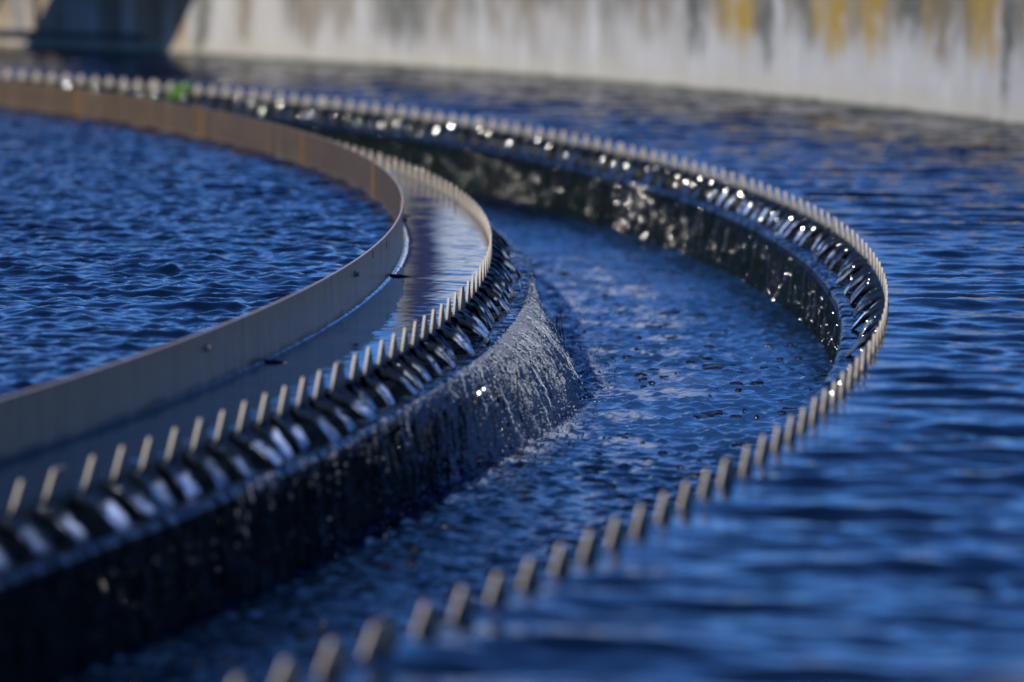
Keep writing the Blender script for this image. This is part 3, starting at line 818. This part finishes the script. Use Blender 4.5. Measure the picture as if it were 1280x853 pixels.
# ------------------------------------------------------------------ TREES added out of view behind the photographer to hold back skylight
def blocker_tree(x, y, h, cr, cz, label, seed, nleaf=8000):
    g = np.random.default_rng(seed); t = empty('blocker_tree', (x, y, .12)); tag(t, label, 'blocker_tree', 'trees added out of view')
    b = MB(); b.tube([(0, 0, -.1), (.05, .03, h * .3), (-.04, .06, h * .6), (0, 0, h * .85)], [.2, .16, .1, .03], 10)
    cl = []
    for i in range(16):
        th = i * 2.4; z = cz - .12 + g.uniform(-.6, .6) * cr; rr = cr * g.uniform(.35, .8)
        e = Vector((rr * math.cos(th), rr * math.sin(th), z)); b.tube([(0, 0, max(1, z - 1.0)), e * .5 + Vector((0, 0, (z - .5) * .5)), e], [.07, .045, .015], 6); cl.append(e)
    b.build('trunk', M['bark'], t)
    n = nleaf; c = np.array([cl[k] for k in g.integers(0, len(cl), n)])
    dirs = g.normal(size=(n, 3)); dirs /= np.linalg.norm(dirs, axis=1)[:, None]
    p = c + dirs * (cr * .42 * g.random(n) ** .5)[:, None]
    u = g.normal(size=(n, 3)); u /= np.linalg.norm(u, axis=1)[:, None]; v = np.cross(u, g.normal(size=(n, 3))); v /= np.linalg.norm(v, axis=1)[:, None]
    s = (.14 + .12 * g.random(n))[:, None]
    co = np.stack([p - u * s, p + v * s * .6, p + u * s, p - v * s * .6], 1).reshape(-1, 3)
    quads_obj('crown', co, np.arange(4 * n).reshape(-1, 4), M['leaf'], t, False)
for i, (x, y, hh, lab) in enumerate([(-3.5, -27.5, 10.0, 'tall leafy sky screen added far behind the camera, left of the brick block'), (22.0, 1.0, 10.0, 'leafy sky screen added right of the tank beyond the brick block')]):
    blocker_tree(x, y, hh, 3.6, hh - 3.9, lab, 30 + i, 3500)
# unseen brick block added behind the photographer to keep skylight off the near weirs
ph = empty('sky_blocker', (3.6, -4.2, .12), R(-22)); tag(ph, 'added dark brick block with a flat roof behind the camera, holding back skylight', 'light blocker')
b = MB(); b.box(0, 17, -7, 0, 0, 7.2); b.build('wall', M['brick'], ph)
b = MB(); b.box(-.3, 17.3, -7.3, .3, 7.203, 7.5); b.build('roof', M['concrete'], ph)
for x in (1.2, 5.2, 9.2, 13.2):
    b = MB(); b.box(x, x + 2.2, .003, .06, 1.2, 2.9); wf = b.build('window', M['dark_steel'], ph)
    b = MB(); b.box(x + .1, x + 2.1, .063, .07, 1.3, 2.8); b.build('pane', M['still'], wf)

# ------------------------------------------------------------------ far silo and stack (seen mirrored in the still strip)
D = 60
def az(px): return (px - 640) / 4878
si = empty('silo', (az(690) * D, D, .12)); tag(si, 'white cylindrical silo standing beyond the tank wall', 'silo')
rad = (az(690) - az(547)) * D
b = MB(); b.tube([(0, 0, 0), (0, 0, 6.3)], rad, 40); b.build('silo_body', M['white'], si, False)
b = MB(); b.tube([(0, 0, 6.3), (0, 0, 6.9)], [rad * 1.02, .15], 40); b.build('silo_roof', M['white'], si)
lt = empty('gap_block', (az(531) * D, D, .12)); tag(lt, 'dark navy block added to darken the mirrored gap between silo and stack', 'gap_block')  # added only to darken the gap mirrored in the still strip
hw = (az(546) - az(517)) * D / 2
b = MB(); b.box(-hw, hw, -hw, hw, 0, 6.9); b.build('gap_block_body', M['navy'], lt)
b = MB(); b.box(-hw - .03, hw + .03, -hw - .03, hw + .03, 6.902, 7.0); b.build('gap_block_cap', M['navy'], lt)
sk = empty('stack', (az(503) * D, D, .12)); tag(sk, 'slim grey vent stack beside the white silo', 'stack')
b = MB(); b.tube([(0, 0, 0), (0, 0, 8.0)], .17, 20); b.build('stack_pipe', M['greypaint'], sk)
b = MB(); b.tube([(0, 0, 8.0), (0, 0, 8.25)], [.32, .06], 20); b.build('stack_cap', M['greypaint'], sk)

# ------------------------------------------------------------------ LIGHT
sc = bpy.context.scene
w = bpy.data.worlds.new('World'); sc.world = w; w.use_nodes = True
nt = w.node_tree; nt.nodes.clear()
sky = nt.nodes.new('ShaderNodeTexSky'); sky.sky_type = 'NISHITA'; sky.sun_disc = False
sky.sun_elevation = SUN_EL; sky.sun_rotation = math.atan2(SUN_DIR.x, SUN_DIR.y) % (2 * PI)
sky.altitude = 3500; sky.dust_density = .15; sky.ozone_density = 3.5; sky.air_density = 1.0
tint = nt.nodes.new('ShaderNodeMix'); tint.data_type = 'RGBA'; tint.blend_type = 'MULTIPLY'; tint.inputs[0].default_value = 1
tint.inputs[7].default_value = (.43, .75, 1.22, 1)
bg = nt.nodes.new('ShaderNodeBackground'); bg.inputs[1].default_value = .125
out = nt.nodes.new('ShaderNodeOutputWorld')
nt.links.new(sky.outputs[0], tint.inputs[6]); nt.links.new(tint.outputs[2], bg.inputs[0]); nt.links.new(bg.outputs[0], out.inputs[0])
sun = bpy.data.lights.new('sun', 'SUN'); sun.energy = 4.2; sun.angle = R(.53); sun.color = (1, .965, .91)
so = bpy.data.objects.new('sun', sun); C.objects.link(so)
v = Vector((SUN_DIR.x * math.cos(SUN_EL), SUN_DIR.y * math.cos(SUN_EL), math.sin(SUN_EL)))
so.rotation_euler = v.to_track_quat('Z', 'Y').to_euler(); so.location = (-20, -40, 25)

# ------------------------------------------------------------------ CAMERA
cam = bpy.data.cameras.new('camera'); co = bpy.data.objects.new('camera', cam); C.objects.link(co)
cam.sensor_width = 36; cam.lens = 4878.2 / 1280 * 36; cam.clip_end = 3000; cam.clip_start = .05
co.location = (0, 0, 1)
from mathutils import Matrix
rot = Matrix.Rotation(PI / 2 - .12036, 3, 'X') @ Matrix.Rotation(.00157, 3, 'Z')
co.rotation_euler = rot.to_euler()
cam.dof.use_dof = True; cam.dof.focus_distance = 9.7; cam.dof.aperture_fstop = 2.3
sc.camera = co
sc.view_settings.view_transform = 'Standard'; sc.view_settings.look = 'None'
sc.view_settings.exposure = 0; sc.view_settings.gamma = 1
sc.cycles.use_denoising = True
sc.cycles.max_bounces = 8
